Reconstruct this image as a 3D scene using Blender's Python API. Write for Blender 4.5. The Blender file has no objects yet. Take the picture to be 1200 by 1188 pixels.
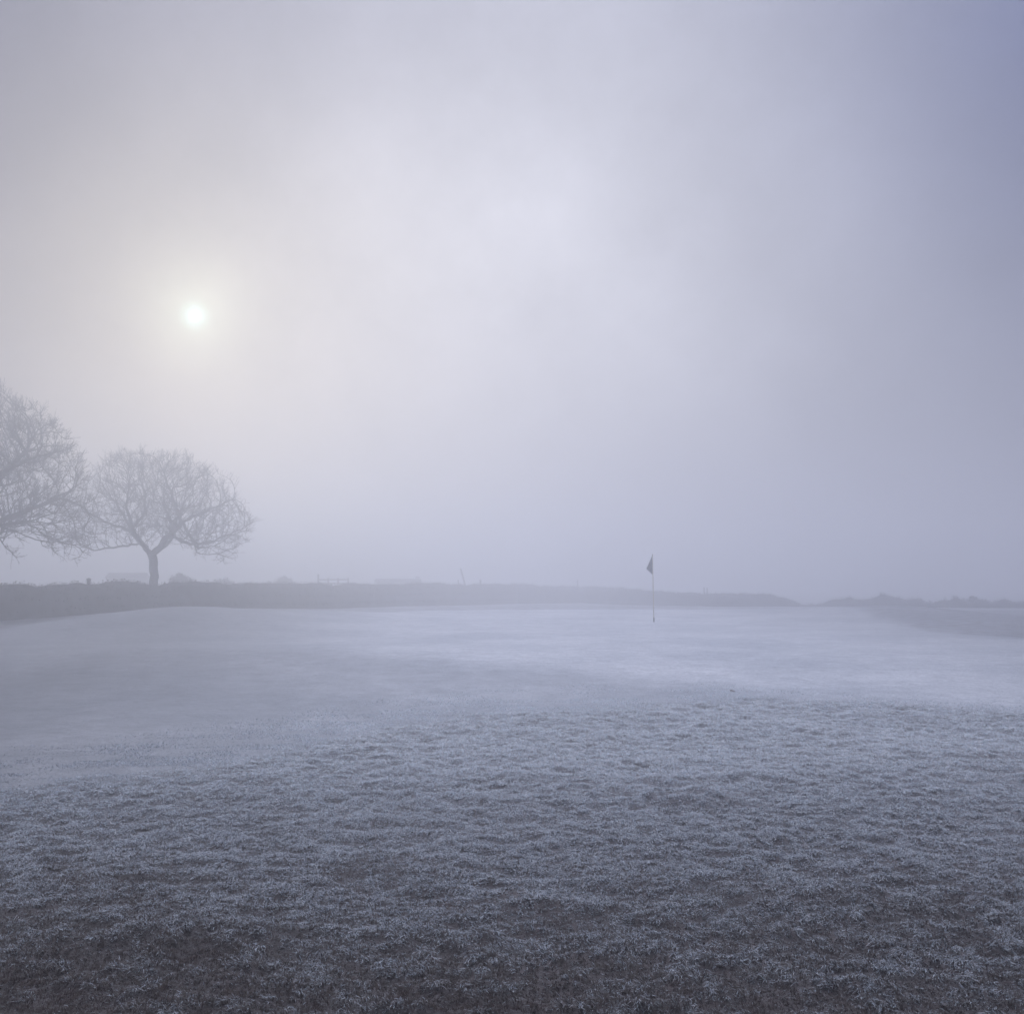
import bpy, math, random
import numpy as np
from mathutils import Vector

rng = np.random.default_rng(11)
scene = bpy.context.scene
COL = scene.collection
CAM_Z = 1.6
FPX = 1203.0            # focal length in photograph pixels
HORIZ = 680.0           # row of the eye level
PITCH = math.atan((HORIZ - 594) / FPX)

# ------------------------------------------------------------------ helpers
def ray(px, py):
    """unit world direction of the view through a photograph pixel"""
    x, y, z = (px - 600) / FPX, 1.0, (594 - py) / FPX
    c, s = math.cos(PITCH), math.sin(PITCH)
    v = Vector((x, y * c - z * s, y * s + z * c))
    return v.normalized()

def ground_pt(px, py, h=0.2):
    d = ray(px, py)
    t = (h - CAM_Z) / d.z
    return d.x * t, d.y * t

def smooth(a, b, x):
    t = np.clip((x - a) / (b - a), 0, 1)
    return t * t * (3 - 2 * t)

_tab = np.random.default_rng(5).random((256, 256))
def vnoise(x, y):
    xi = np.floor(x).astype(int); yi = np.floor(y).astype(int)
    fx = x - xi; fy = y - yi
    fx = fx * fx * (3 - 2 * fx); fy = fy * fy * (3 - 2 * fy)
    a = _tab[xi & 255, yi & 255]; b = _tab[(xi + 1) & 255, yi & 255]
    c = _tab[xi & 255, (yi + 1) & 255]; d = _tab[(xi + 1) & 255, (yi + 1) & 255]
    return (a * (1 - fx) + b * fx) * (1 - fy) + (c * (1 - fx) + d * fx) * fy
def fbm(x, y, o=4):
    x = np.asarray(x, float); y = np.asarray(y, float)
    s = 0; amp = 1; tot = 0
    for i in range(o):
        ca, sa = math.cos(0.7 * i), math.sin(0.7 * i)
        s = s + amp * vnoise((x * ca - y * sa) + 17.3 * i, (x * sa + y * ca) + 9.1 * i)
        tot += amp; amp *= 0.5; x = x * 2.03; y = y * 2.03
    return s / tot

def mesh_obj(name, verts, faces_flat, sizes, mat, parent=None, smooth_shade=True, attrs=None):
    me = bpy.data.meshes.new(name)
    verts = np.ascontiguousarray(verts, dtype=np.float32)
    faces_flat = np.ascontiguousarray(faces_flat, dtype=np.int32)
    sizes = np.ascontiguousarray(sizes, dtype=np.int32)
    me.vertices.add(len(verts)); me.vertices.foreach_set('co', verts.ravel())
    me.loops.add(len(faces_flat)); me.loops.foreach_set('vertex_index', faces_flat)
    me.polygons.add(len(sizes))
    starts = np.concatenate(([0], np.cumsum(sizes)[:-1])).astype(np.int32)
    me.polygons.foreach_set('loop_start', starts)
    if smooth_shade:
        me.polygons.foreach_set('use_smooth', np.ones(len(sizes), dtype=bool))
    me.update(calc_edges=True)
    for k, v in (attrs or {}).items():
        a = me.attributes.new(k, 'FLOAT', 'POINT'); a.data.foreach_set('value', np.ascontiguousarray(v, dtype=np.float32))
    me.materials.append(mat)
    o = bpy.data.objects.new(name, me); COL.objects.link(o)
    if parent: o.parent = parent
    return o

def thing(name, label, cat, loc=(0, 0, 0), group=None):
    o = bpy.data.objects.new(name, None); COL.objects.link(o)
    o.location = loc; o.empty_display_size = 0.3
    return tag(o, label, cat, group)
def tag(o, label, cat, group=None):
    o['label'] = label; o['category'] = cat
    if group: o['group'] = group
    return o

def box_arr(x0, x1, y0, y1, z0, z1):
    v = np.array([(x, y, z) for z in (z0, z1) for y in (y0, y1) for x in (x0, x1)], float)
    f = np.array([0, 2, 3, 1, 4, 5, 7, 6, 0, 1, 5, 4, 2, 6, 7, 3, 0, 4, 6, 2, 1, 3, 7, 5])
    return v, f
def boxes_obj(name, boxes, mat, parent=None):
    vs, fs, n = [], [], 0
    for b in boxes:
        v, f = box_arr(*b); vs.append(v); fs.append(f + n); n += 8
    return mesh_obj(name, np.concatenate(vs), np.concatenate(fs), np.full(6 * len(boxes), 4), mat, parent, False)

def tube_obj(name, pts, radii, mat, parent=None, sides=8):
    """one closed tapered tube through pts"""
    pts = [Vector(p) for p in pts]; vs = []; fs = []; sz = []
    ref = Vector((0, 1, 0.01))
    for i, p in enumerate(pts):
        d = (pts[min(i + 1, len(pts) - 1)] - pts[max(i - 1, 0)]).normalized()
        u = d.cross(ref).normalized(); w = d.cross(u)
        for k in range(sides):
            a = 2 * math.pi * k / sides
            vs.append(p + (u * math.cos(a) + w * math.sin(a)) * radii[i])
    for i in range(len(pts) - 1):
        for k in range(sides):
            a = i * sides + k; b = i * sides + (k + 1) % sides
            fs += [a, b, b + sides, a + sides]; sz.append(4)
    fs += list(range(sides)); sz.append(sides)
    fs += list(range((len(pts) - 1) * sides, len(pts) * sides))[::-1]; sz.append(sides)
    return mesh_obj(name, np.array([tuple(v) for v in vs]), np.array(fs), np.array(sz), mat, parent)

# ------------------------------------------------------------------ materials
def new_mat(name):
    m = bpy.data.materials.new(name); m.use_nodes = True
    return m, m.node_tree, m.node_tree.nodes['Principled BSDF']

def mat_mottled(name, c1, c2, scale=6.0, rough=0.9, bump=0.4, bdist=0.02):
    m, nt, b = new_mat(name); N = nt.nodes; L = nt.links
    tc = N.new('ShaderNodeTexCoord'); no = N.new('ShaderNodeTexNoise')
    no.inputs['Scale'].default_value = scale; no.inputs['Detail'].default_value = 6
    rp = N.new('ShaderNodeValToRGB')
    rp.color_ramp.elements[0].position = 0.35; rp.color_ramp.elements[0].color = (*c1, 1)
    rp.color_ramp.elements[1].position = 0.68; rp.color_ramp.elements[1].color = (*c2, 1)
    bp = N.new('ShaderNodeBump'); bp.inputs['Strength'].default_value = bump; bp.inputs['Distance'].default_value = bdist
    L.new(tc.outputs['Object'], no.inputs['Vector']); L.new(no.outputs['Fac'], rp.inputs['Fac'])
    L.new(rp.outputs['Color'], b.inputs['Base Color']); L.new(no.outputs['Fac'], bp.inputs['Height'])
    L.new(bp.outputs['Normal'], b.inputs['Normal'])
    b.inputs['Roughness'].default_value = rough; b.inputs['Specular IOR Level'].default_value = 0.25
    return m

M_BARK = mat_mottled('bark', (0.030, 0.026, 0.024), (0.075, 0.068, 0.062), 5, 0.95, 0.8, 0.03)
M_TWIG = mat_mottled('frosted_twigs', (0.028, 0.024, 0.023), (0.085, 0.08, 0.08), 3, 0.95, 0.0)
M_HEDGE = mat_mottled('hedge_foliage', (0.018, 0.018, 0.014), (0.055, 0.055, 0.050), 2.5, 0.95, 0.8, 0.05)
M_POLE = mat_mottled('flagstick_paint', (0.50, 0.46, 0.36), (0.62, 0.60, 0.52), 9, 0.5, 0.1, 0.001)
M_FLAG = mat_mottled('flag_cloth', (0.05, 0.05, 0.10), (0.075, 0.07, 0.13), 14, 0.9, 0.3, 0.004)
M_METAL = mat_mottled('dark_metal', (0.05, 0.05, 0.05), (0.10, 0.10, 0.10), 20, 0.5, 0.1, 0.001)
M_WOOD = mat_mottled('weathered_wood', (0.07, 0.06, 0.05), (0.16, 0.145, 0.125), 7, 0.9, 0.4, 0.01)
M_ROOF = mat_mottled('grey_roof', (0.12, 0.12, 0.125), (0.2, 0.2, 0.21), 4, 0.85, 0.4, 0.02)
M_WALL = mat_mottled('rendered_wall', (0.30, 0.29, 0.28), (0.38, 0.37, 0.36), 3, 0.9, 0.2, 0.01)
M_LEAF = mat_mottled('dead_leaf', (0.04, 0.025, 0.015), (0.07, 0.04, 0.02), 60, 0.8, 0.3, 0.001)

def ground_material():
    m, nt, b = new_mat('frosted_turf'); N = nt.nodes; L = nt.links
    geo = N.new('ShaderNodeNewGeometry')
    def noise(scale, detail=5, sx=1.0, sy=1.0, rough=0.6):
        mp = N.new('ShaderNodeMapping'); mp.inputs['Scale'].default_value = (sx, sy, 1)
        n = N.new('ShaderNodeTexNoise'); n.inputs['Scale'].default_value = scale
        n.inputs['Detail'].default_value = detail; n.inputs['Roughness'].default_value = rough
        L.new(geo.outputs['Position'], mp.inputs['Vector']); L.new(mp.outputs['Vector'], n.inputs['Vector'])
        return n.outputs['Fac']
    def attr(n):
        a = N.new('ShaderNodeAttribute'); a.attribute_name = n; return a.outputs['Fac']
    def ramp(f, p0, c0, p1, c1):
        r = N.new('ShaderNodeValToRGB'); r.color_ramp.elements[0].position = p0; r.color_ramp.elements[1].position = p1
        r.color_ramp.elements[0].color = (*c0, 1); r.color_ramp.elements[1].color = (*c1, 1)
        L.new(f, r.inputs['Fac']); return r.outputs['Color']
    def mix(f, a, bb, typ='MIX'):
        x = N.new('ShaderNodeMix'); x.data_type = 'RGBA'; x.blend_type = typ
        if hasattr(f, 'links'): L.new(f, x.inputs['Factor'])
        else: x.inputs['Factor'].default_value = f
        L.new(a, x.inputs['A']); L.new(bb, x.inputs['B']); return x.outputs['Result']
    fine = noise(18, 7, 1, 1.4, 0.78); mid = noise(3.2, 5); big = noise(0.35, 4)
    # closely mown frosted turf
    green = ramp(fine, 0.36, (0.44, 0.47, 0.53), 0.64, (0.88, 0.91, 0.97))
    fringe = ramp(fine, 0.36, (0.40, 0.425, 0.47), 0.68, (0.64, 0.67, 0.74))
    rough = ramp(noise(2.4, 9, 1, 1, 0.80), 0.38, (0.09, 0.095, 0.11), 0.60, (0.56, 0.59, 0.66))
    soil = ramp(noise(30, 4), 0.3, (0.018, 0.008, 0.008), 0.7, (0.05, 0.026, 0.024))
    c = mix(attr('green'), fringe, green)
    c = mix(attr('rough'), c, rough)
    c = mix(attr('soil'), c, soil)
    pt = ramp(mid, 0.30, (0.66, 0.68, 0.70), 0.75, (1, 1, 1))
    c = mix(1.0, c, pt, 'MULTIPLY')
    pb = ramp(big, 0.36, (0.70, 0.73, 0.76), 0.64, (1, 1, 1))
    c = mix(1.0, c, pb, 'MULTIPLY')
    thin = N.new('ShaderNodeVectorMath'); thin.operation = 'SCALE'; L.new(c, thin.inputs[0]); L.new(attr('side_falloff'), thin.inputs['Scale'])  # painted side falloff darkens the turf colour
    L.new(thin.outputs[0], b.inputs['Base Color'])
    bp = N.new('ShaderNodeBump'); bp.inputs['Strength'].default_value = 0.9; bp.inputs['Distance'].default_value = 0.02
    bp2 = N.new('ShaderNodeBump'); bp2.inputs['Strength'].default_value = 0.6; bp2.inputs['Distance'].default_value = 0.06
    L.new(fine, bp.inputs['Height']); L.new(mid, bp2.inputs['Height']); L.new(bp.outputs['Normal'], bp2.inputs['Normal'])
    L.new(bp2.outputs['Normal'], b.inputs['Normal'])
    b.inputs['Roughness'].default_value = 0.75; b.inputs['Specular IOR Level'].default_value = 0.3
    b.inputs['Sheen Weight'].default_value = 0.25; b.inputs['Sheen Roughness'].default_value = 0.5
    return m
M_TURF = ground_material()

def grass_material():
    m, nt, b = new_mat('frosted_grass_blades'); N = nt.nodes; L = nt.links
    a = N.new('ShaderNodeAttribute'); a.attribute_name = 'frost_shade'
    t = N.new('ShaderNodeAttribute'); t.attribute_name = 'tone'
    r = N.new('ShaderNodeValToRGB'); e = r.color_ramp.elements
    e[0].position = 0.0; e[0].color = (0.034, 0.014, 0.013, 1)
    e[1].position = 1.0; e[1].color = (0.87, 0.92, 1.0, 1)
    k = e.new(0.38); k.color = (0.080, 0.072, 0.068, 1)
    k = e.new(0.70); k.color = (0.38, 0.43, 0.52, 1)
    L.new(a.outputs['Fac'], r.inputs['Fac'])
    mx = N.new('ShaderNodeMix'); mx.data_type = 'RGBA'; mx.blend_type = 'MULTIPLY'
    r2 = N.new('ShaderNodeValToRGB'); r2.color_ramp.elements[0].color = (1.0, 0.90, 0.80, 1); r2.color_ramp.elements[1].color = (0.9, 1.0, 1.0, 1)
    L.new(t.outputs['Fac'], r2.inputs['Fac']); mx.inputs['Factor'].default_value = 0.7
    L.new(r.outputs['Color'], mx.inputs['A']); L.new(r2.outputs['Color'], mx.inputs['B'])
    L.new(mx.outputs['Result'], b.inputs['Base Color'])
    b.inputs['Roughness'].default_value = 0.7; b.inputs['Specular IOR Level'].default_value = 0.35
    tr = N.new('ShaderNodeBsdfTranslucent'); L.new(mx.outputs['Result'], tr.inputs['Color'])
    ms = N.new('ShaderNodeMixShader'); ms.inputs[0].default_value = 0.22
    L.new(b.outputs[0], ms.inputs[1]); L.new(tr.outputs[0], ms.inputs[2])
    L.new(ms.outputs[0], N['Material Output'].inputs['Surface'])
    return m
M_GRASS = grass_material()

# ------------------------------------------------------------------ terrain
def bound(pts, h):
    """photo pixels of a mowing edge -> distance of that edge as a function of bearing (x/y)"""
    P = [ground_pt(px, py, h) for px, py in pts]
    q = sorted((x / y, y) for x, y in P)
    return np.array([a for a, _ in q]), np.array([b for _, b in q])
ROUGH_EDGE = bound([(-60, 938), (0, 928), (70, 915), (150, 903), (230, 889), (300, 877), (380, 862), (450, 850), (520, 841),
                    (600, 834), (720, 829), (850, 823), (1000, 823), (1100, 828), (1200, 834), (1280, 840)], 0.06)
GREEN_EDGE = bound([(-60, 800), (0, 791), (60, 783), (120, 774), (200, 769), (300, 768), (400, 771), (500, 777), (620, 785), (760, 794),
                    (900, 802), (1000, 808), (1100, 813), (1200, 818), (1280, 822)], 0.24)
def edge(E, x, y):
    return np.interp(x / np.maximum(y, 0.01), *E)

def height(x, y):
    x = np.asarray(x, float); y = np.asarray(y, float)
    g = lambda cx, cy, sx, sy: np.exp(-((x - cx) / sx) ** 2 - ((y - cy) / sy) ** 2)
    front = smooth(9, 20, y)
    h = 0.27 * front + 0.06 * smooth(28, 44, y)
    h = h - 0.42 * smooth(45, 62, y) - 0.42 * smooth(60, 95, y)
    h = h + 0.56 * g(-9.6, 30, 3.8, 4.6) + 0.20 * g(-6.2, 35.5, 4.2, 3.0) - 0.22 * g(-19, 33, 5, 8)      # left mound
    h = h + 0.10 * g(-5.5, 18.5, 5.5, 2.6)                                   # shoulder in front of the green
    h = h + 0.34 * g(14.6, 38.5, 3.6, 6.0) - 0.25 * g(26, 40, 8, 12)         # right mound
    h = h - 0.06 * g(-12, 23, 6, 2.5)
    h = h + 0.05 * (fbm(x * 0.22 + 40, y * 0.22 + 7, 3) - 0.5) * smooth(5, 14, y)
    rd = rough_mask(x, y)
    # hummocks of the unmown foreground
    hum = (fbm(x * 8.0 + 3, y * 11 + 5, 3) - 0.5) * 0.065 + (fbm(x * 1.9 + 3, y * 2.6 + 5, 3) - 0.5) * 0.05 + (fbm(x * 0.5 + 31, y * 0.6 + 15, 3) - 0.5) * 0.06
    for (px, py, hh, s) in ((775, 916, 0.05, 0.22), (885, 911, 0.06, 0.18), (815, 932, 0.05, 0.32), (235, 1092, 0.06, 0.35), (640, 1060, 0.04, 0.25), (440, 1010, 0.05, 0.3)):
        cx, cy = ground_pt(px, py, 0.02)
        hum = hum + hh * g(cx, cy, s * 1.3, s * 0.6)
    near = (x * x + y * y < 30 ** 2)
    return h + hum * rd * near + 0.012 * (fbm(x * 1.1, y * 1.1, 3) - 0.5) * (~near * 3 + near)

def rough_mask(x, y):
    e = edge(ROUGH_EDGE, x, y) + (fbm(x * 1.3 + 9, y * 1.3, 3) - 0.5) * 0.9
    m = 1 - smooth(-0.25, 0.3, y - e)
    return m
def far_rough(x, y):
    """unmown turf on the right mound and beyond the green"""
    g = lambda cx, cy, sx, sy: np.exp(-((x - cx) / sx) ** 2 - ((y - cy) / sy) ** 2)
    rm = smooth(-0.4, 0.7, x + (fbm(x * 0.8, y * 0.5, 3) - 0.5) * 0.8 - np.interp(y, [21, 22, 23.2, 27, 32, 37, 42], [40, 14.5, 11.8, 11.1, 11.7, 12.5, 13.2]))
    e = np.interp(x / np.maximum(y, .01) * FPX + 600, [-60, 0, 60, 120, 200, 240, 320, 420, 520, 700], [25, 26, 28, 29.3, 30, 31, 33, 40, 44.5, 45])
    beyond = smooth(-0.3, 0.6, y - e + (fbm(x * 0.5, y * 0.3, 3) - 0.5) * 1.0)
    return np.clip(np.maximum(rm, beyond), 0, 1)
def green_mask(x, y):
    e = edge(GREEN_EDGE, x, y) + (fbm(x * 0.5 + 2, y * 0.5, 2) - 0.5) * 0.6
    return smooth(-1.0, 1.6, y - e) * (1 - far_rough(x, y))

def build_ground():
    fine = np.radians(np.arange(-36, 36.01, 0.16)); coarse = np.radians(np.arange(40, 320.1, 5))
    ang = np.concatenate((fine, coarse)); na = len(ang)
    r = [0.4]
    while r[-1] < 500: r.append(r[-1] * (1.0055 if r[-1] < 20 else 1.010) + 0.003)
    r = np.array(r); nr = len(r)
    A, R = np.meshgrid(ang, r)
    X = R * np.sin(A); Y = R * np.cos(A)
    Z = height(X, Y)
    # gentle wear of the sheet far away so that it stays level
    verts = np.stack((X, Y, Z), -1).reshape(-1, 3)
    i, j = np.meshgrid(np.arange(nr - 1), np.arange(na), indexing='ij')
    j2 = (j + 1) % na
    F = np.stack((i * na + j, i * na + j2, (i + 1) * na + j2, (i + 1) * na + j), -1).reshape(-1, 4)[:, ::-1]
    cap = np.arange(na)
    x = verts[:, 0]; y = verts[:, 1]
    rm = rough_mask(x, y); fr = far_rough(x, y); gm = green_mask(x, y)
    near = rm * (1 - smooth(16, 22, y))
    attrs = {'side_falloff': 1 - 0.62 * smooth(1.5, -6.5, x + 0.10 * y) - 0.42 * smooth(3, 14, x), 'green': gm, 'rough': np.maximum(fr, rm), 'soil': near * (0.92 - 0.65 * smooth(5.0, 11, y))}  # light falloff to left and right is painted into the turf colour
    fc = verts[F].mean(1)
    isg = (green_mask(fc[:, 0], fc[:, 1]) > 0.5)
    for nm, sel in (('ground', ~isg), ('putting_green', isg)):
        f = F[sel]; used = np.unique(f); rem = np.full(len(verts), -1); rem[used] = np.arange(len(used))
        flat = rem[f].ravel(); sz = np.full(len(f), 4)
        if nm == 'ground':
            flat = np.concatenate((flat, rem[cap])); sz = np.append(sz, na)
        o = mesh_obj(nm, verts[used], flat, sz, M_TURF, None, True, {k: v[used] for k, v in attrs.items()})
        o['kind'] = 'structure'
build_ground()

# ------------------------------------------------------------------ grass blades
def blades(x, y, length, width, lean_az, lean, frost_shade0, frost_shade1, tone, curl=0.5):
    """curved three-joint blades; returns verts, flat faces, sizes, frost"""
    n = len(x); z = height(x, y) - 0.004
    dx, dy = np.cos(lean_az), np.sin(lean_az)
    fa = lean_az + np.pi / 2 + rng.normal(0, 0.7, n)
    wx, wy = np.cos(fa) * width, np.sin(fa) * width
    th0 = lean * 0.45; th1 = np.minimum(lean * 1.0, 1.65); th2 = np.minimum(lean * 1.0 + curl, 2.0)
    s = length / 2
    P0 = np.stack((x, y, z), -1)
    def step(P, th): return P + np.stack((dx * np.sin(th) * s, dy * np.sin(th) * s, np.cos(th) * s), -1)
    P1 = step(P0, th0 * 1.3); P2 = step(P1, th2)
    W = np.stack((wx, wy, rng.normal(0, 0.3, n) * width), -1)
    V = np.stack((P0 - W * .8, P0 + W * .8, P1 - W, P1 + W, P2), 1).reshape(-1, 3)
    b = (np.arange(n) * 5)[:, None]
    q = np.concatenate((b + [0, 1, 3, 2], b + [2, 3, 4]), 1).ravel()
    sz = np.tile([4, 3], n)
    f = frost_shade0[:, None] + (frost_shade1 - frost_shade0)[:, None] * np.array([0, 0, .6, .6, 1.0])[None, :]
    return V, q, sz, f.ravel(), np.repeat(tone, 5)

def scatter(n, y0, y1, mask, pw):
    """random points in the sector the foreground covers"""
    u = rng.random(n)
    r = (y0 ** pw + u * (y1 ** pw - y0 ** pw)) ** (1 / pw)
    k = rng.uniform(-0.62, 0.62, n)
    x = r * k; y = r
    keep = rng.random(n) < mask(x, y)
    return x[keep], y[keep]

def make_rough():
    x, y = scatter(2300000, 2.7, 17.5, rough_mask, 0.65)
    n = len(x)
    # tussocks: blades gather around clump centres and share one lean
    wx = x + 0.25 * (fbm(x * 2.1 + 60, y * 2.1, 3) - 0.5); wy = y + 0.25 * (fbm(x * 2.1, y * 2.1 + 70, 3) - 0.5)
    cs = 0.05; cx = np.floor(wx / cs); cy = np.floor(wy / cs)
    hsh = np.sin(cx * 127.1 + cy * 311.7) * 43758.5453; h1 = hsh - np.floor(hsh)
    hsh = np.sin(cx * 269.5 + cy * 183.3) * 24634.634; h2 = hsh - np.floor(hsh)
    ctx = (cx + 0.1 + 0.8 * h1) * cs - (wx - x); cty = (cy + 0.1 + 0.8 * h2) * cs - (wy - y)
    pull = rng.uniform(0.0, 0.35, n)
    x = x + (ctx - x) * pull; y = y + (cty - y) * pull
    clump = fbm(x * 8.0 + 3, y * 11 + 5, 3)              # follows the small hummocks
    patch = fbm(x * 0.6 + 3, y * 0.8 + 11, 4)
    flow = 2 * np.pi * fbm(x * 0.35 + 50, y * 0.35 + 50, 3) * 1.3
    az = flow + (h1 - 0.5) * 4.2 + rng.normal(0, 0.9, n)
    hi = smooth(0.36, 0.60, clump)
    length = (0.014 + 0.011 * hi + 0.016 * h2 * h2) * rng.uniform(0.5, 1.4, n)
    width = (0.0006 + 0.00020 * y) * rng.uniform(0.6, 1.4, n)
    lean = np.clip(0.75 + 0.55 * h2 + rng.normal(0, 0.35, n), 0.05, 1.5)
    # frost thickest on hummock tops; light falloff painted in at sides and near edge
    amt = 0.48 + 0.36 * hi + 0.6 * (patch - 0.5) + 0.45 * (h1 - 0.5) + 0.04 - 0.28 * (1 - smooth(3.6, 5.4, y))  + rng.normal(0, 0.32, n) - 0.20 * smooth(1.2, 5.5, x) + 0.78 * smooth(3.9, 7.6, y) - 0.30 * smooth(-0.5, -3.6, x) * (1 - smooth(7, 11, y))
    # places where the matted turf shows dark and bare of frost
    for (px, py, s1, s2, d) in ((885, 921, .16, .10, .8), (918, 921, .12, .08, .5), (772, 929, .09, .10, .7), (800, 943, .34, .08, .6), (845, 945, .2, .09, .5), (235, 1112, .22, .08, .6),
                                (30, 1140, .15, .08, .5), (440, 1021, .3, .06, .5), (637, 1071, .07, .04, .6), (690, 1083, .07, .04, .6), (110, 1030, .3, .09, .35)):
        qx, qy = ground_pt(px, py, 0.03)
        amt = amt - d * np.exp(-((x - qx) / s1) ** 2 - ((y - qy) / s2) ** 2)
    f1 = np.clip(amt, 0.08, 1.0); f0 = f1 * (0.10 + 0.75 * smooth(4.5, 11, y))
    return blades(x, y, length, width, az, lean, f0, f1, rng.random(n), 0.55)

def make_fringe():
    """shorter mown turf between the rough and the green"""
    def mk(x, y): return (1 - rough_mask(x, y)) * (1 - green_mask(x, y)) * (1 - smooth(0.2, 2.6, y - edge(ROUGH_EDGE, x, y)))
    x, y = scatter(900000, 6.5, 18, mk, 1.1)
    n = len(x)
    c = fbm(x * 2.2, y * 3.5, 4)
    length = (0.008 + 0.012 * smooth(.35, .65, c)) * rng.uniform(0.6, 1.3, n)
    width = (0.0010 + 0.00022 * y) * rng.uniform(0.7, 1.3, n)
    lean = np.clip(0.7 + rng.normal(0, 0.35, n), 0.1, 1.5)
    f1 = np.clip(1.0 + 0.5 * (c - 0.5) + rng.normal(0, 0.10, n) - 0.40 * smooth(0.5, -6, x) - 0.25 * smooth(3, 9, x), 0.1, 1); f0 = f1 * 0.92  # dimmer left and right sides are light falloff painted on the blades
    return blades(x, y, length, width, rng.uniform(0, 6.28, n), lean, f0, f1, rng.random(n), 0.3)

for nm, lab, fn in (('rough_grass', 'long frosted tussocky grass covering the near foreground', make_rough),
                    ('short_grass', 'short frosted mown grass between the rough foreground and the green', make_fringe)):
    V, q, sz, fr, tn = fn()
    o = mesh_obj(nm, V, q, sz, M_GRASS, None, True, {'frost_shade': fr, 'tone': tn})
    o['kind'] = 'stuff'; o['label'] = lab; o['category'] = 'grass'

# ------------------------------------------------------------------ trees
def skeleton(seeds, attract, step=0.22, infl=1.9, kill=0.30, iters=90, seed=1):
    """space colonisation. seeds: list of polylines [(point, ...)], first starts at the root"""
    R = np.random.default_rng(seed)
    P = []; par = []
    def add(p, q): P.append(np.array(p, float)); par.append(q); return len(P) - 1
    root = add(seeds[0][0], -1)
    for pl in seeds:
        pl = [np.array(p, float) for p in pl]
        d = [np.linalg.norm(q - pl[0]) for q in P]; cur = int(np.argmin(d))
        for p in pl[1:] if len(P) == 1 or min(d) < 0.02 else pl:
            a = P[cur].copy(); L = np.linalg.norm(p - a); k = max(1, int(round(L / step)))
            for i in range(1, k + 1):
                t = a + (p - a) * i / k + R.normal(0, 0.03, 3) * (0 if i == k else 1)
                cur = add(t, cur)
    A = attract.copy(); P = [p for p in P]
    for it in range(iters):
        Pa = np.array(P)
        best = np.full(len(A), 1e9); bi = np.zeros(len(A), int)
        for c in range(0, len(Pa), 2000):
            D = ((A[:, None, :] - Pa[None, c:c + 2000, :]) ** 2).sum(-1)
            m = D.argmin(1); v = D[np.arange(len(A)), m]; s = v < best
            best[s] = v[s]; bi[s] = m[s] + c
        dist = np.sqrt(best)
        act = (dist < infl)
        if not act.any(): break
        acc = np.zeros((len(Pa), 3)); cnt = np.zeros(len(Pa))
        v = A[act] - Pa[bi[act]]; v /= (np.linalg.norm(v, axis=1)[:, None] + 1e-9)
        np.add.at(acc, bi[act], v); np.add.at(cnt, bi[act], 1)
        idx = np.nonzero(cnt)[0]
        new = []
        for i in idx:
            d = acc[i] / cnt[i]
            pd = Pa[i] - Pa[par[i]] if par[i] >= 0 else np.array([0, 0, 1.0])
            pd = pd / (np.linalg.norm(pd) + 1e-9)
            out = Pa[i] - Pa[0]; out = out / (np.linalg.norm(out) + 1e-9)
            d = d + pd * 0.45 + out * 0.30 + np.array([0, 0, 0.10]) + R.normal(0, 0.20, 3)
            d /= np.linalg.norm(d) + 1e-9
            new.append((Pa[i] + d * step, i))
        for p, i in new: P.append(p); par.append(i)
        Pn = np.array([p for p, _ in new])
        D = ((A[:, None, :] - Pn[None, :, :]) ** 2).sum(-1).min(1)
        A = A[D > kill * kill]
        if len(A) == 0: break
    return P, par

def add_twigs(P, par, n_per, seed, lmin=0.25, lmax=0.6, up=0.3):
    R = np.random.default_rng(seed)
    n = len(P); nch = np.zeros(n, int)
    for q in par:
        if q >= 0: nch[q] += 1
    # number of descendants tells fine wood from limbs
    desc = np.ones(n, int)
    for i in range(n - 1, 0, -1):
        if par[i] >= 0: desc[par[i]] += desc[i]
    for i in range(n):
        if desc[i] > 10: continue
        base = P[i]; pd = base - P[par[i]]; pd = pd / (np.linalg.norm(pd) + 1e-9)
        for k in range(n_per + (2 if nch[i] == 0 else 0)):
            out = base - P[0] - np.array([0, 0, 1.5]); out = out / (np.linalg.norm(out) + 1e-9)
            d = pd * 0.6 + out * 0.55 + R.normal(0, 0.5, 3) + np.array([0, 0, up * 0.5]); d /= np.linalg.norm(d)
            L = R.uniform(lmin, lmax); cur = i; p = base
            for s in range(3):
                d = d + R.normal(0, 0.22, 3) + np.array([0, 0, 0.08]); d /= np.linalg.norm(d)
                p = p + d * L / 3; P.append(p); par.append(cur); cur = len(P) - 1
                if s < 2 and R.random() < 0.8:
                    e = d + R.normal(0, 0.65, 3); e /= np.linalg.norm(e)
                    P.append(p + e * L * 0.38); par.append(cur)
    return P, par

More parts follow.
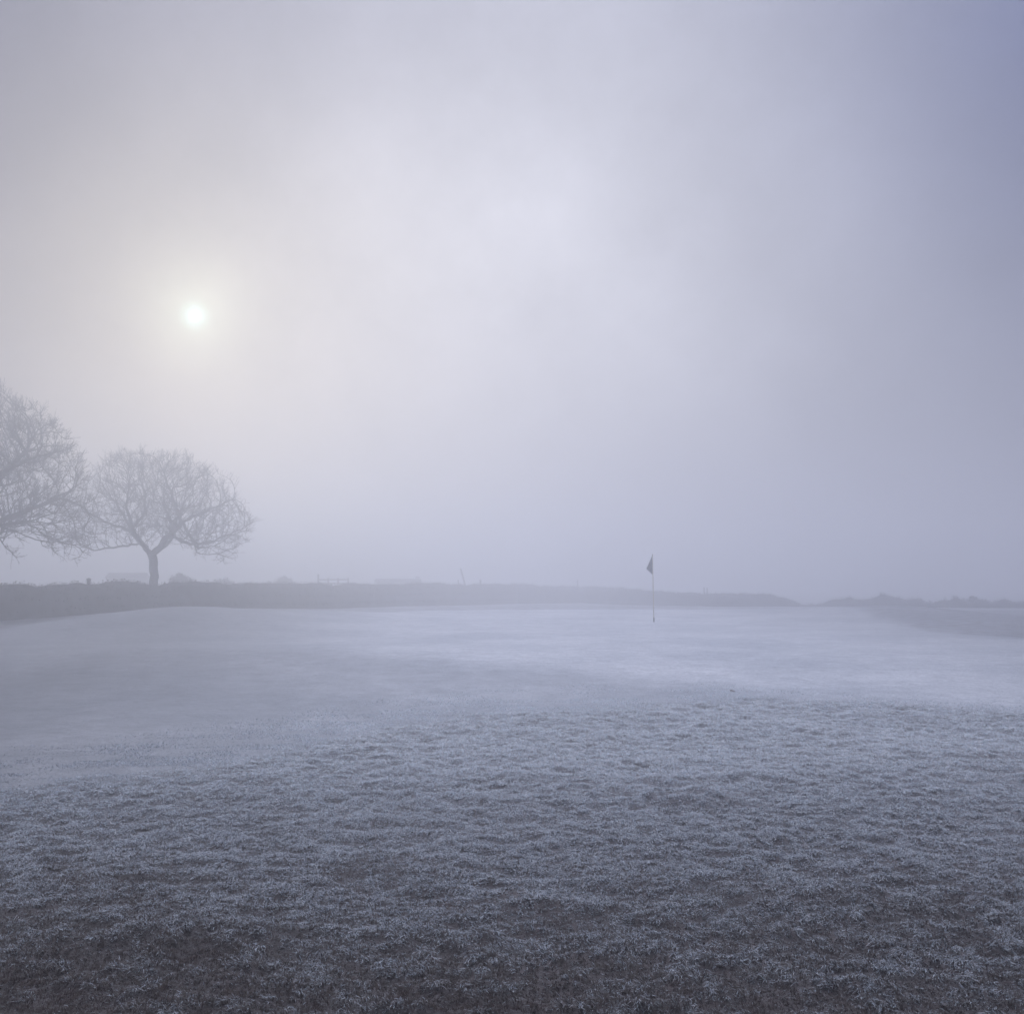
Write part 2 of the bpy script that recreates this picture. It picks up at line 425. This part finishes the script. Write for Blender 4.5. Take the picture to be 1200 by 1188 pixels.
def tree_mesh(P, par, tip, expo, base_r, parent, thick=0.035):
    P = np.array(P); n = len(P); par = np.array(par)
    acc = np.zeros(n); rad = np.zeros(n)
    order = np.arange(n)[::-1]
    has = np.zeros(n, bool)
    for i in order:
        rad[i] = tip if not has[i] else acc[i] ** (1 / expo)
        if par[i] >= 0: acc[par[i]] += rad[i] ** expo; has[par[i]] = True
    rad = tip + (rad - tip) * (base_r - tip) / (rad[0] - tip)
    # buttress flare
    rad = rad * (1 + 0.35 * np.exp(-(P[:, 2] - P[0, 2]) / 0.35))
    d = P - P[np.maximum(par, 0)]; d[0] = (0, 0, 1)
    d /= np.linalg.norm(d, axis=1)[:, None] + 1e-9
    U = np.zeros((n, 3)); U[0] = (1, 0, 0)
    for i in range(1, n):
        u = U[par[i]] - d[i] * (U[par[i]] @ d[i]); l = np.linalg.norm(u)
        if l < 1e-3: u = np.cross(d[i], (0.3, 0.9, 0.1)); l = np.linalg.norm(u)
        U[i] = u / l
    W = np.cross(d, U)
    is_thick = rad > thick
    out = []
    for nm, sel, k, mt in (('trunk', is_thick, 8, M_BARK), ('crown', ~is_thick, 3, M_TWIG)):
        ids = np.nonzero(sel & (par >= 0))[0]
        need = np.unique(np.concatenate((ids, par[ids]))); rem = np.full(n, -1); rem[need] = np.arange(len(need))
        rr = rad[need].copy()
        if nm == 'crown': rr = np.minimum(rr, thick)      # a twig leaves a limb at its own thickness
        a = 2 * np.pi * np.arange(k) / k
        V = P[need][:, None, :] + rr[:, None, None] * (U[need][:, None, :] * np.cos(a)[None, :, None] + W[need][:, None, :] * np.sin(a)[None, :, None])
        i0 = rem[par[ids]] * k; i1 = rem[ids] * k
        ks = np.arange(k); k2 = (ks + 1) % k
        F = np.stack((i0[:, None] + ks, i0[:, None] + k2, i1[:, None] + k2, i1[:, None] + ks), -1).reshape(-1, 4)
        out.append(mesh_obj(nm, V.reshape(-1, 3), F.ravel(), np.full(len(F), 4), mt, parent))
    return out

def px_plane(px, py, Y):
    """a point of the vertical plane at distance Y seen at this pixel"""
    d = ray(px, py); t = Y / d.y
    return np.array((d.x * t, Y, CAM_Z + d.z * t))

def crown_points(n, inside, lo, hi, seed):
    R = np.random.default_rng(seed); out = []
    while len(out) < n:
        p = R.uniform(lo, hi)
        if inside(p, R): out.append(p)
    return np.array(out)

def oak(label, Y, outline, limbs, n_att, depth, base_r, seed, tip=0.004, expo=2.2, n_per=2, lr=(0.22, 0.6)):
    """outline: list of (px, top row, bottom row) silhouette of the crown"""
    O = np.array(outline, float)
    L = [px_plane(px, tp, Y) for px, tp, bt in outline]; B = [px_plane(px, bt, Y) for px, tp, bt in outline]
    xs = np.array([p[0] for p in L]); zt = np.array([p[2] for p in L]); zb = np.array([p[2] for p in B])
    cx = (xs[0] + xs[-1]) / 2; hw = (xs[-1] - xs[0]) / 2
    def inside(p, R):
        z1 = np.interp(p[0], xs, zt); z0 = np.interp(p[0], xs, zb)
        zc = (z1 + z0) / 2; hz = (z1 - z0) / 2
        if hz < 0.05: return False
        e = ((p[2] - zc) / hz) ** 2 + ((p[1] - Y) / (depth * math.sqrt(max(0.05, 1 - ((p[0] - cx) / hw) ** 2)))) ** 2
        return e < 0.45 + 0.95 * float(fbm(p[0] * 0.9 + seed, p[2] * 0.9 + p[1] * 0.6, 3)) and (e > 0.3 or R.random() < 0.6)
    A = crown_points(n_att, inside, (xs[0], Y - depth, zb.min()), (xs[-1], Y + depth, zt.max()), seed)
    base = px_plane(limbs[0][0][0], 700, Y); gz = float(height(base[0], Y))
    seeds = []
    for li, pl in enumerate(limbs):
        pts = []
        for q in pl:
            p = px_plane(q[0], q[1], Y); p[1] += (q[2] if len(q) > 2 else 0); pts.append(p)
        if li == 0: pts[0][2] = gz - 0.1
        seeds.append(pts)
    P, par = skeleton(seeds, A, seed=seed)
    P, par = add_twigs(P, par, n_per, seed + 1, *lr)
    root = thing('oak_tree', label, 'tree', tuple(seeds[0][0]), 'bare oak trees behind the hedge')
    P = [p - seeds[0][0] for p in P]
    tree_mesh(P, par, tip, expo, base_r, root)
    print('TREE', len(P))
    return root

# the whole bare tree right of the frame edge
oak('smaller pale bare oak with its whole crown and short forked trunk showing above the hedge', 50.0,
    [(88, 592, 636), (100, 564, 648), (116, 544, 652), (140, 533, 650), (165, 530, 645), (200, 531, 640), (222, 538, 644), (243, 549, 655),
     (262, 567, 661), (278, 590, 648), (291, 608, 628)],
    [[(180, 700), (180, 680), (180, 660), (178, 650)],
     [(178, 650), (165, 636), (153, 622, .2), (142, 603, .3), (128, 585, .5)],
     [(165, 636), (150, 640, -.6), (128, 645, -1.2), (112, 642, -1.6)],
     [(153, 622), (128, 612, -.6), (108, 598, -1.0)],
     [(153, 622), (162, 600, .8), (160, 575, 1.2), (150, 555, 1.4)],
     [(178, 650), (190, 642, -.3), (202, 628, -.6), (213, 612, -.8), (224, 592, -1.1)],
     [(202, 628), (196, 612, .5), (185, 595, 1.0), (180, 570, 1.4)],
     [(190, 642), (194, 632, .8), (190, 618, 1.4), (182, 606, 2.0)],
     [(202, 628), (216, 637, .9), (235, 634, 1.6), (258, 622, 2.2), (280, 608, 2.6)],
     [(213, 612), (232, 630, -1.2), (248, 645, -2.0)],
     [(213, 612), (232, 604, -.2), (255, 592, .2), (272, 582, .4)],
     [(213, 612), (216, 590, -1.6), (210, 565, -2.0), (205, 548, -2.2)],
     [(178, 650), (172, 628, -1.5), (168, 600, -2.2), (175, 572, -2.6)]],
    2600, 4.2, 0.215, 3)
# the nearer, bigger one whose trunk stands left of the frame
oak('bigger darker bare oak at the left edge, its crown cut by the frame', 38.5,
    [(-190, 560, 640), (-170, 520, 655), (-130, 478, 650), (-80, 455, 640), (-30, 448, 632), (10, 455, 632), (40, 472, 640), (62, 500, 655), (80, 535, 658),
     (91, 570, 650), (99, 595, 632)],
    [[(-45, 700), (-44, 675), (-43, 655), (-44, 640)],
     [(-44, 640), (-20, 622, -.6), (5, 618, -1.0), (35, 616, -1.4), (65, 612, -1.6)],
     [(-20, 622), (0, 605, .6), (28, 592, 1.0), (60, 578, 1.2)],
     [(5, 618), (25, 630, -1.8), (42, 645, -2.2), (55, 655, -2.4)],
     [(-44, 640), (-35, 600, .5), (-15, 560, .8), (15, 525, 1.0), (30, 500, 1)],
     [(-44, 640), (-50, 590, -1), (-40, 540, -1.6), (-25, 495, -2.0)],
     [(-44, 640), (-75, 610, .4), (-110, 580, .8), (-140, 560, 1.)],
     [(-44, 640), (-80, 590, -1.4), (-100, 540, -2), (-95, 500, -2.3)],
     [(-15, 560), (20, 550, -.5), (50, 540, -.8), (70, 535, -1)]],
    3300, 4.6, 0.30, 8, n_per=3, tip=0.0045)

# ------------------------------------------------------------------ hedges and bushes
def leaf_cloud(V0, N0, n, size, R, depth=0.08):
    i = R.integers(0, len(V0), n)
    c = V0[i] + N0[i] * R.uniform(-depth, depth * 1.3, n)[:, None] + R.normal(0, 0.05, (n, 3))
    a = R.normal(0, 1, (n, 3)); a /= np.linalg.norm(a, axis=1)[:, None]
    b = R.normal(0, 1, (n, 3)); b = b - a * (a * b).sum(1)[:, None]; b /= np.linalg.norm(b, axis=1)[:, None]
    s = (size * R.uniform(0.5, 1.4, n))[:, None]
    V = np.stack((c - a * s, c + b * s * .5, c + a * s, c - b * s * .5), 1).reshape(-1, 3)
    return V

def hedge(name, label, cat, path, width, seed, lump=0.10, dens=420, group=None):
    """path: list of (px, top row, distance); a clipped, slightly uneven hedge"""
    R = np.random.default_rng(seed)
    pp = []
    for px, tp, Y in path: pp.append(px_plane(px, tp, Y))
    pp = np.array(pp); seg = np.linalg.norm(np.diff(pp[:, :2], axis=0), axis=1); s = np.concatenate(([0], np.cumsum(seg)))
    n = max(8, int(s[-1] / 0.18)); t = np.linspace(0, s[-1], n)
    cx = np.interp(t, s, pp[:, 0]); cy = np.interp(t, s, pp[:, 1]); tz = np.interp(t, s, pp[:, 2])
    tx = np.gradient(cx); ty = np.gradient(cy); l = np.hypot(tx, ty); tx /= l; ty /= l
    nx, ny = -ty, tx
    endf = np.minimum(1, np.minimum(t, s[-1] - t) / (width * 0.8) + 0.05) ** 0.5
    prof = [(-0.5, 0.0), (-0.55, 0.3), (-0.52, 0.6), (-0.47, 0.85), (-0.36, 0.96), (-0.12, 1.0), (0.12, 1.0), (0.36, 0.96), (0.47, 0.85), (0.52, 0.6), (0.55, 0.3), (0.5, 0.0)]
    m = len(prof); V = np.zeros((n, m, 3)); gz = height(cx, cy) - 0.12
    topn = (fbm(t * 0.9 + seed, t * 0 + 3, 4) - 0.5) * lump * 2.2 + (fbm(t * 2.3 + seed * 7, t * 0 + 9, 3) - 0.5) * lump * 1.4
    for j, (a, b) in enumerate(prof):
        w = width * (1 + (fbm(t * 0.8 + seed * 3, t * 0 + j * 0.7, 3) - 0.5) * 0.5) * (0.35 + 0.65 * endf)
        V[:, j, 0] = cx + nx * a * w; V[:, j, 1] = cy + ny * a * w
        V[:, j, 2] = gz + (tz - gz + topn * (b > .5)) * b * (0.25 + 0.75 * endf) + (fbm(t * 2 + j, t * 0 + j * 1.3 + seed, 2) - 0.5) * 0.10
    i, j = np.meshgrid(np.arange(n - 1), np.arange(m - 1), indexing='ij')
    F = np.stack((i * m + j, (i + 1) * m + j, (i + 1) * m + j + 1, i * m + j + 1), -1).reshape(-1, 4)
    base = V.reshape(-1, 3)
    cen = np.stack((np.repeat(cx, m), np.repeat(cy, m), np.repeat(gz + (tz - gz) * .5, m)), -1)
    N0 = base - cen; N0 /= np.linalg.norm(N0, axis=1)[:, None] + 1e-9
    nl = int(s[-1] * dens * 1.6)
    LV = leaf_cloud(base, N0, nl, 0.035, R, 0.05)
    # stray upright shoots along the top
    ns = int(s[-1] * 14); k = R.integers(0, n, ns)
    sp = np.stack((cx[k] + R.normal(0, width * .2, ns), cy[k] + R.normal(0, width * .2, ns), (tz + topn)[k] - 0.2), -1)
    hgt = R.uniform(0.15, 0.28, ns) ; tipp = sp + np.stack((R.normal(0, .06, ns), R.normal(0, .06, ns), hgt), -1)
    wv = np.array([0.005, 0, 0]); SV = np.stack((sp - wv, sp + wv, tipp + wv * .4, tipp - wv * .4), 1).reshape(-1, 3)
    keep = np.repeat(endf[k] > 0.9, 4); SV = SV[keep]
    VV = np.concatenate((base, LV, SV)); nq = (len(LV) + len(SV)) // 4
    flat = np.concatenate((F.ravel(), np.arange(nq * 4) + len(base)))
    o = mesh_obj(name, VV, flat, np.full(len(F) + nq, 4), M_HEDGE, None, False)
    return tag(o, label, cat, group)

hedge('hedge', 'long low clipped hedge running from the left edge under the bare oaks', 'hedge',
      [(-260, 680, 33), (-120, 682, 35), (0, 685, 38), (38, 687, 39), (52, 690, 39.4), (60, 686, 39.8), (110, 685, 42), (150, 684, 44), (172, 687, 45.5), (190, 687, 46.5), (200, 684, 47),
       (250, 685, 50), (320, 686, 56), (420, 686, 66), (520, 685, 82), (600, 685, 93), (700, 688, 99), (760, 691, 101)], 1.3, 21, 0.15)
hedge('hedge', 'grey hedge starting behind the flag and ending right of it in a rounded slope', 'hedge',
      [(690, 690, 97), (735, 692, 88), (790, 695.5, 78), (830, 697, 73), (860, 697, 70), (905, 698, 70), (925, 701, 70), (940, 706, 70)], 1.6, 22, 0.11)
hedge('hedge', 'distant lumpy hedge along the right edge behind the mound', 'hedge',
      [(935, 711, 72), (965, 709, 70), (980, 703, 69), (1010, 702, 68), (1032, 700, 67.5), (1060, 703, 67), (1110, 704, 66), (1160, 706, 65), (1240, 707, 63), (1340, 708, 60)], 1.6, 23, 0.30)

def bush(label, px, top, half_px, Y, seed, group=None, name='bush'):
    R = np.random.default_rng(seed)
    c = px_plane(px, top, Y); gz = float(height(c[0], Y)); rx = half_px * Y / FPX; H = c[2] - gz
    nu, nv = 28, 14; V = []
    for i in range(nv + 1):
        ph = math.pi * 0.5 * i / nv
        for j in range(nu):
            a = 2 * math.pi * j / nu
            V.append((math.cos(a) * math.cos(ph), math.sin(a) * math.cos(ph), math.sin(ph)))
    V = np.array(V); d = 1 + (fbm(V[:, 0] * 2.5 + seed, V[:, 1] * 2.5 + V[:, 2] * 2, 4) - 0.5) * 0.45
    P = V * d[:, None] * np.array([rx, rx * 0.8, H]) * 0.97
    F = np.array([(i * nu + j, i * nu + (j + 1) % nu, (i + 1) * nu + (j + 1) % nu, (i + 1) * nu + j) for i in range(nv) for j in range(nu)])
    LV = leaf_cloud(P, V, int(1600 * max(1, rx)), 0.07, R, 0.12); nq = len(LV) // 4
    o = mesh_obj(name, np.concatenate((P, LV)), np.concatenate((F.ravel(), np.arange(nq * 4) + len(P))), np.full(len(F) + nq, 4), M_HEDGE, None, False)
    o.location = (c[0], Y, gz - 0.1)
    return tag(o, label, 'bush', group)
bush('faint rounded bush rising over the hedge left of the faint rail fence', 335, 677, 26, 92, 31)
bush('very faint low wide bush between the oak trunk and the rounded bush', 262, 677, 20, 84, 32)
bush('small upright bush poking above the far right hedge', 1140, 700, 6, 66.5, 33)
bush('very faint low bush just right of the oak trunk', 212, 674, 24, 70, 35)

# ------------------------------------------------------------------ faint things behind the hedge
def shed(label, px0, px1, eave, ridge, Y, chimney=None):
    a = px_plane(px0, eave, Y); b = px_plane(px1, eave, Y); r = px_plane(px0, ridge, Y)
    w = b[0] - a[0]; dpt = w * 0.55; gz = float(height((a[0] + b[0]) / 2, Y)); he = a[2] - gz; hr = r[2] - gz
    root = thing('farm_shed', label, 'shed', ((a[0] + b[0]) / 2, Y, gz))
    x0, x1 = -w / 2, w / 2
    boxes_obj('wall', [(x0, x1, 0, dpt, 0, he)], M_WALL, root)
    o = 0.15
    V = np.array([(x0 - o, -o, he + .003), (x1 + o, -o, he + .003), (x1 + o, dpt + o, he + .003), (x0 - o, dpt + o, he + .003),
                  (x0 - o, dpt / 2, hr), (x1 + o, dpt / 2, hr)])
    F = [0, 1, 5, 4, 2, 3, 4, 5, 0, 4, 3, 1, 2, 5, 3, 2, 1, 0]
    rf = mesh_obj('roof', V, np.array(F), np.array([4, 4, 3, 3, 4]), M_ROOF, root, False)
    boxes_obj('door', [(x0 + w * .3, x0 + w * .3 + 1.2, -0.03, 0.05, 0, 2.0 if he > 2.1 else he * .9)], M_WOOD, root)
    if chimney:
        cxx = px_plane(chimney[0], chimney[1], Y); xx = cxx[0] - (a[0] + b[0]) / 2
        boxes_obj('chimney', [(xx - .18, xx + .18, dpt * .35, dpt * .35 + .36, he, cxx[2] - gz)], M_WALL, rf)
shed('faint low shed with a shallow roof behind the hedge left of the oak trunk', 125, 166, 677, 671, 92)
shed('barely visible long pale shed with a stubby chimney behind the middle of the hedge', 440, 490, 682, 678, 104, (488, 675))

def rail_fence(label, px0, px1, Y, top):
    a = px_plane(px0, top, Y); b = px_plane(px1, top, Y); gz = float(height(a[0], Y)); W = b[0] - a[0]; H = a[2] - gz
    root = thing('rail_fence', label, 'fence', (a[0], Y, gz))
    n = 4
    for i in range(n):
        x = W * i / (n - 1); boxes_obj('post', [(x - .07, x + .07, -.07, .07, -0.2, H * (1.12 if i == 0 else 0.98))], M_WOOD, root)
    for k in range(3):
        z = H * (0.92 - 0.14 * k); boxes_obj('rail', [(-.05, W + .05, -.115, -.072, z - .06, z + .06)], M_WOOD, root)
rail_fence('faint post and rail fence standing above the hedge left of centre', 373, 408, 88, 676.5)

def post(label, px, top, Y, px_b=None, r=0.06, group=None, name='post'):
    t = px_plane(px, top, Y); b = px_plane(px_b if px_b is not None else px, 700, Y); gz = float(height(b[0], Y))
    H = t[2] - gz; dx = (t[0] - b[0])
    k = H / (t[2] - b[2]); 
    root = thing(name, label, 'post', (b[0], Y, gz), group)
    z0 = -0.25
    tube_obj('shaft', [(0, 0, z0), (dx * .33, 0, H * .33), (dx * .66, 0, H * .66), (dx, 0, H)], [r, r * .98, r * .94, r * .9], M_WOOD, root, 10)
    tube_obj('cap', [(dx, 0, H - .02), (dx, 0, H + .03), (dx, 0, H + .07)], [r * 1.15, r * 1.1, r * .2], M_METAL, root, 10)
    return root
post('tall faint pole leaning left, standing out above the middle of the hedge', 540, 667, 96, 551, 0.085, name='leaning_pole')
post('upright faint pole beside the foot of the leaning pole', 537, 680, 94, None, 0.05)
post('faint short thick post right of the leaning pole', 563, 680, 98, None, 0.10)
post('faint thin post above the hedge just left of the flag', 677, 680, 102, None, 0.05)
g = 'pair of thin stakes above the hedge right of the flag'
post('left one of the two thin stakes right of the flag', 825, 689, 75, None, 0.035, g)
post('right one of the two thin stakes right of the flag', 828.6, 689.5, 75, None, 0.035, g)
post('stubby dark post on the hedge line left of the oak trunk', 104, 679, 44, None, 0.09)

# ------------------------------------------------------------------ flagstick
def flagstick():
    Y = 33.0; b = px_plane(766.3, 729, Y); gz = float(height(b[0], Y)); t = px_plane(764.6, 651, Y)
    H = 2.13; dx = t[0] - b[0]
    root = thing('golf_flag', 'golf flagstick with a limp dark triangular flag, planted on the green', 'golf flag', (b[0], Y, gz))
    X = lambda z: dx * z / H
    tube_obj('pole', [(0, 0, -.1), (X(.7), 0, .7), (X(1.4), 0, 1.4), (X(H), 0, H)], [.017, .015, .013, .011], M_POLE, root, 12)
    tube_obj('ferrule', [(0, 0, -.08), (0, 0, .1), (X(.16), 0, .16)], [.022, .020, .015], M_METAL, root, 12)
    tube_obj('finial', [(X(H), 0, H), (X(H), 0, H + .02), (X(H), 0, H + .035)], [.014, .016, .004], M_METAL, root, 10)
    # limp cloth: hoist along the pole, the fly hangs down beside it in soft folds
    nu, nv = 22, 26; V = []
    for i in range(nv + 1):
        v = i / nv                                        # down the hoist
        w = 0.205 * (v / 0.62) if v < 0.62 else 0.205 * (1 - (v - 0.62) / 0.38)
        w = max(w, 0.006)
        for j in range(nu + 1):
            u = j / nu
            z = H - 0.02 - 0.60 * v - 0.04 * u * math.sin(v * 3)
            V.append((X(z) - 0.008 - w * u, 0.045 * math.sin(u * 9 + v * 2.5) * u ** .5 * min(1, w * 8) + 0.02 * math.sin(v * 7) * u, z))
    F = [(i * (nu + 1) + j, i * (nu + 1) + j + 1, (i + 1) * (nu + 1) + j + 1, (i + 1) * (nu + 1) + j) for i in range(nv) for j in range(nu)]
    f = mesh_obj('flag', np.array(V), np.array(F).ravel(), np.full(len(F), 4), M_FLAG, root)
    md = f.modifiers.new('thickness', 'SOLIDIFY'); md.thickness = 0.002
flagstick()

# one dead leaf on the mown turf
def leaf():
    x, y = ground_pt(858, 807, 0.16); z = float(height(x, y))
    V = []; n = 12
    for i in range(n + 1):
        t = i / n; w = 0.028 * math.sin(math.pi * t) ** .7 * (1 + .25 * math.sin(t * 22))
        for k in (-1, 0, 1):
            V.append(((t - .5) * 0.075, k * w, 0.018 + 0.010 * abs(k) + 0.004 * math.sin(t * 5)))
    F = [(i * 3 + k, i * 3 + k + 1, i * 3 + k + 4, i * 3 + k + 3) for i in range(n) for k in (0, 1)]
    o = mesh_obj('fallen_leaf', np.array(V), np.array(F).ravel(), np.full(len(F), 4), M_LEAF)
    o.location = (x, y, z); o.rotation_euler = (0.25, 0.1, 0.4)
    md = o.modifiers.new('thickness', 'SOLIDIFY'); md.thickness = 0.001
    tag(o, 'small dark dead leaf lying alone on the short turf below right of the flag', 'leaf')
leaf()

# ------------------------------------------------------------------ haze
hz = boxes_obj('haze', [(-540, 540, -540, 540, -3.5, 11.5)], bpy.data.materials.new('fog_air'))
hz['kind'] = 'stuff'; hz['label'] = 'pale freezing fog filling the air over the golf green'; hz['category'] = 'fog'
hm = hz.data.materials[0]; hm.use_nodes = True; nt = hm.node_tree; nt.nodes.clear()
out = nt.nodes.new('ShaderNodeOutputMaterial'); pv = nt.nodes.new('ShaderNodeVolumePrincipled')
pv.inputs['Color'].default_value = (0.925, 0.94, 0.995, 1)
pv.inputs['Density'].default_value = 0.0225
pv.inputs['Anisotropy'].default_value = 0.72
nt.links.new(pv.outputs['Volume'], out.inputs['Volume'])

# ------------------------------------------------------------------ sky
SUN_DIR = ray(228, 371)
SUN_EL = math.asin(SUN_DIR.z); SUN_AZ = math.atan2(SUN_DIR.x, SUN_DIR.y)
w = bpy.data.worlds.new('World'); scene.world = w; w.use_nodes = True
nt = w.node_tree; N = nt.nodes; L = nt.links; N.clear()
wo = N.new('ShaderNodeOutputWorld'); bg = N.new('ShaderNodeBackground'); L.new(bg.outputs[0], wo.inputs[0])
sky = N.new('ShaderNodeTexSky'); sky.sky_type = 'NISHITA'; sky.sun_disc = False
sky.sun_elevation = SUN_EL; sky.sun_rotation = SUN_AZ; sky.dust_density = 3.0; sky.air_density = 1.2
bg.inputs['Strength'].default_value = 0.10
tc = N.new('ShaderNodeTexCoord')
nv = N.new('ShaderNodeVectorMath'); nv.operation = 'NORMALIZE'; L.new(tc.outputs['Generated'], nv.inputs[0])
def blob(px, py, deg, col):
    """soft round glow of the fog layer, centred on a fixed direction of the sky"""
    return blob_dir(ray(px, py), deg, col)
def blob_dir(d, deg, col):
    k = 1 / (1 - math.cos(math.radians(deg)))
    dt = N.new('ShaderNodeVectorMath'); dt.operation = 'DOT_PRODUCT'; L.new(nv.outputs[0], dt.inputs[0]); dt.inputs[1].default_value = d
    a = N.new('ShaderNodeMath'); a.operation = 'SUBTRACT'; L.new(dt.outputs['Value'], a.inputs[0]); a.inputs[1].default_value = 1
    b = N.new('ShaderNodeMath'); b.operation = 'MULTIPLY'; L.new(a.outputs[0], b.inputs[0]); b.inputs[1].default_value = k
    e = N.new('ShaderNodeMath'); e.operation = 'EXPONENT'; L.new(b.outputs[0], e.inputs[0])
    s = N.new('ShaderNodeVectorMath'); s.operation = 'SCALE'; s.inputs[0].default_value = col; L.new(e.outputs[0], s.inputs['Scale'])
    return s.outputs[0]
def add(a, b, op='ADD'):
    s = N.new('ShaderNodeVectorMath'); s.operation = op; L.new(a, s.inputs[0]); L.new(b, s.inputs[1]); return s.outputs[0]
K = 10.0   # strength 0.1 -> radiance
base = N.new('ShaderNodeRGB'); BASE = (0.066, 0.073, 0.128); base.outputs[0].default_value = (*[c * K for c in BASE], 1)
sk = N.new('ShaderNodeVectorMath'); sk.operation = 'SCALE'; L.new(sky.outputs[0], sk.inputs[0]); sk.inputs['Scale'].default_value = 0.05
tot = add(base.outputs[0], sk.outputs[0])
for b in (blob(1330, 0, 14, (-0.11 * K, -0.095 * K, -0.02 * K)), blob(-150, -30, 17, (-0.05 * K, -0.05 * K, -0.05 * K)), blob(560, 250, 7.5, (0.10 * K, 0.10 * K, 0.10 * K)), blob_dir(Vector((-0.02, math.cos(math.radians(68)), math.sin(math.radians(68)))), 15, (14.6 * K, 14.8 * K, 16.9 * K)),  # steep bright patch out of view is added to light haze and ground
          blob(670, 360, 18.5, (0.50 * K, 0.50 * K, 0.515 * K)),
          blob(228, 371, 10, (0.03 * K, 0.04 * K, 0.0 * K)),
          blob(228, 368, 3.0, (0.22 * K, 0.235 * K, 0.15 * K)),
          blob(228, 370, 1.7, (0.13 * K, 0.16 * K, 0.13 * K)), blob(228, 370, 0.5, (0.35 * K, 0.75 * K, 0.72 * K)),
          blob(228, 371, 0.15, (2.6 * K, 2.6 * K, 2.6 * K))):
    tot = add(tot, b)
# thin unevenness of the fog layer
no = N.new('ShaderNodeTexNoise'); no.inputs['Scale'].default_value = 6.0; no.inputs['Detail'].default_value = 7; no.inputs['Roughness'].default_value = 0.62; L.new(nv.outputs[0], no.inputs['Vector'])
mr = N.new('ShaderNodeMapRange'); mr.inputs['From Min'].default_value = 0.25; mr.inputs['From Max'].default_value = 0.75
mr.inputs['To Min'].default_value = 0.84; mr.inputs['To Max'].default_value = 1.16; L.new(no.outputs['Fac'], mr.inputs['Value'])
sc = N.new('ShaderNodeVectorMath'); sc.operation = 'SCALE'; L.new(tot, sc.inputs[0]); L.new(mr.outputs[0], sc.inputs['Scale'])
L.new(sc.outputs[0], bg.inputs['Color'])

sun = bpy.data.lights.new('sun', 'SUN'); sun.energy = 0.3; sun.angle = math.radians(10); sun.color = (1.0, 0.97, 0.84)
so = bpy.data.objects.new('sun', sun); COL.objects.link(so); so.rotation_euler = (-SUN_DIR).to_track_quat('-Z', 'Y').to_euler()
so.location = tuple(SUN_DIR * 60)

# ------------------------------------------------------------------ camera and render
cam = bpy.data.cameras.new('camera'); co = bpy.data.objects.new('camera', cam); COL.objects.link(co)
co.location = (0, 0, CAM_Z); co.rotation_euler = (math.pi / 2 + PITCH, 0, 0)
cam.sensor_width = 36; cam.lens = 36 * FPX / 1200; cam.clip_end = 3000; cam.clip_start = 0.05
scene.camera = co
scene.render.engine = 'CYCLES'
scene.cycles.volume_bounces = 4
scene.view_settings.view_transform = 'Standard'; scene.view_settings.look = 'None'
scene.view_settings.exposure = 0.0; scene.view_settings.gamma = 1.0
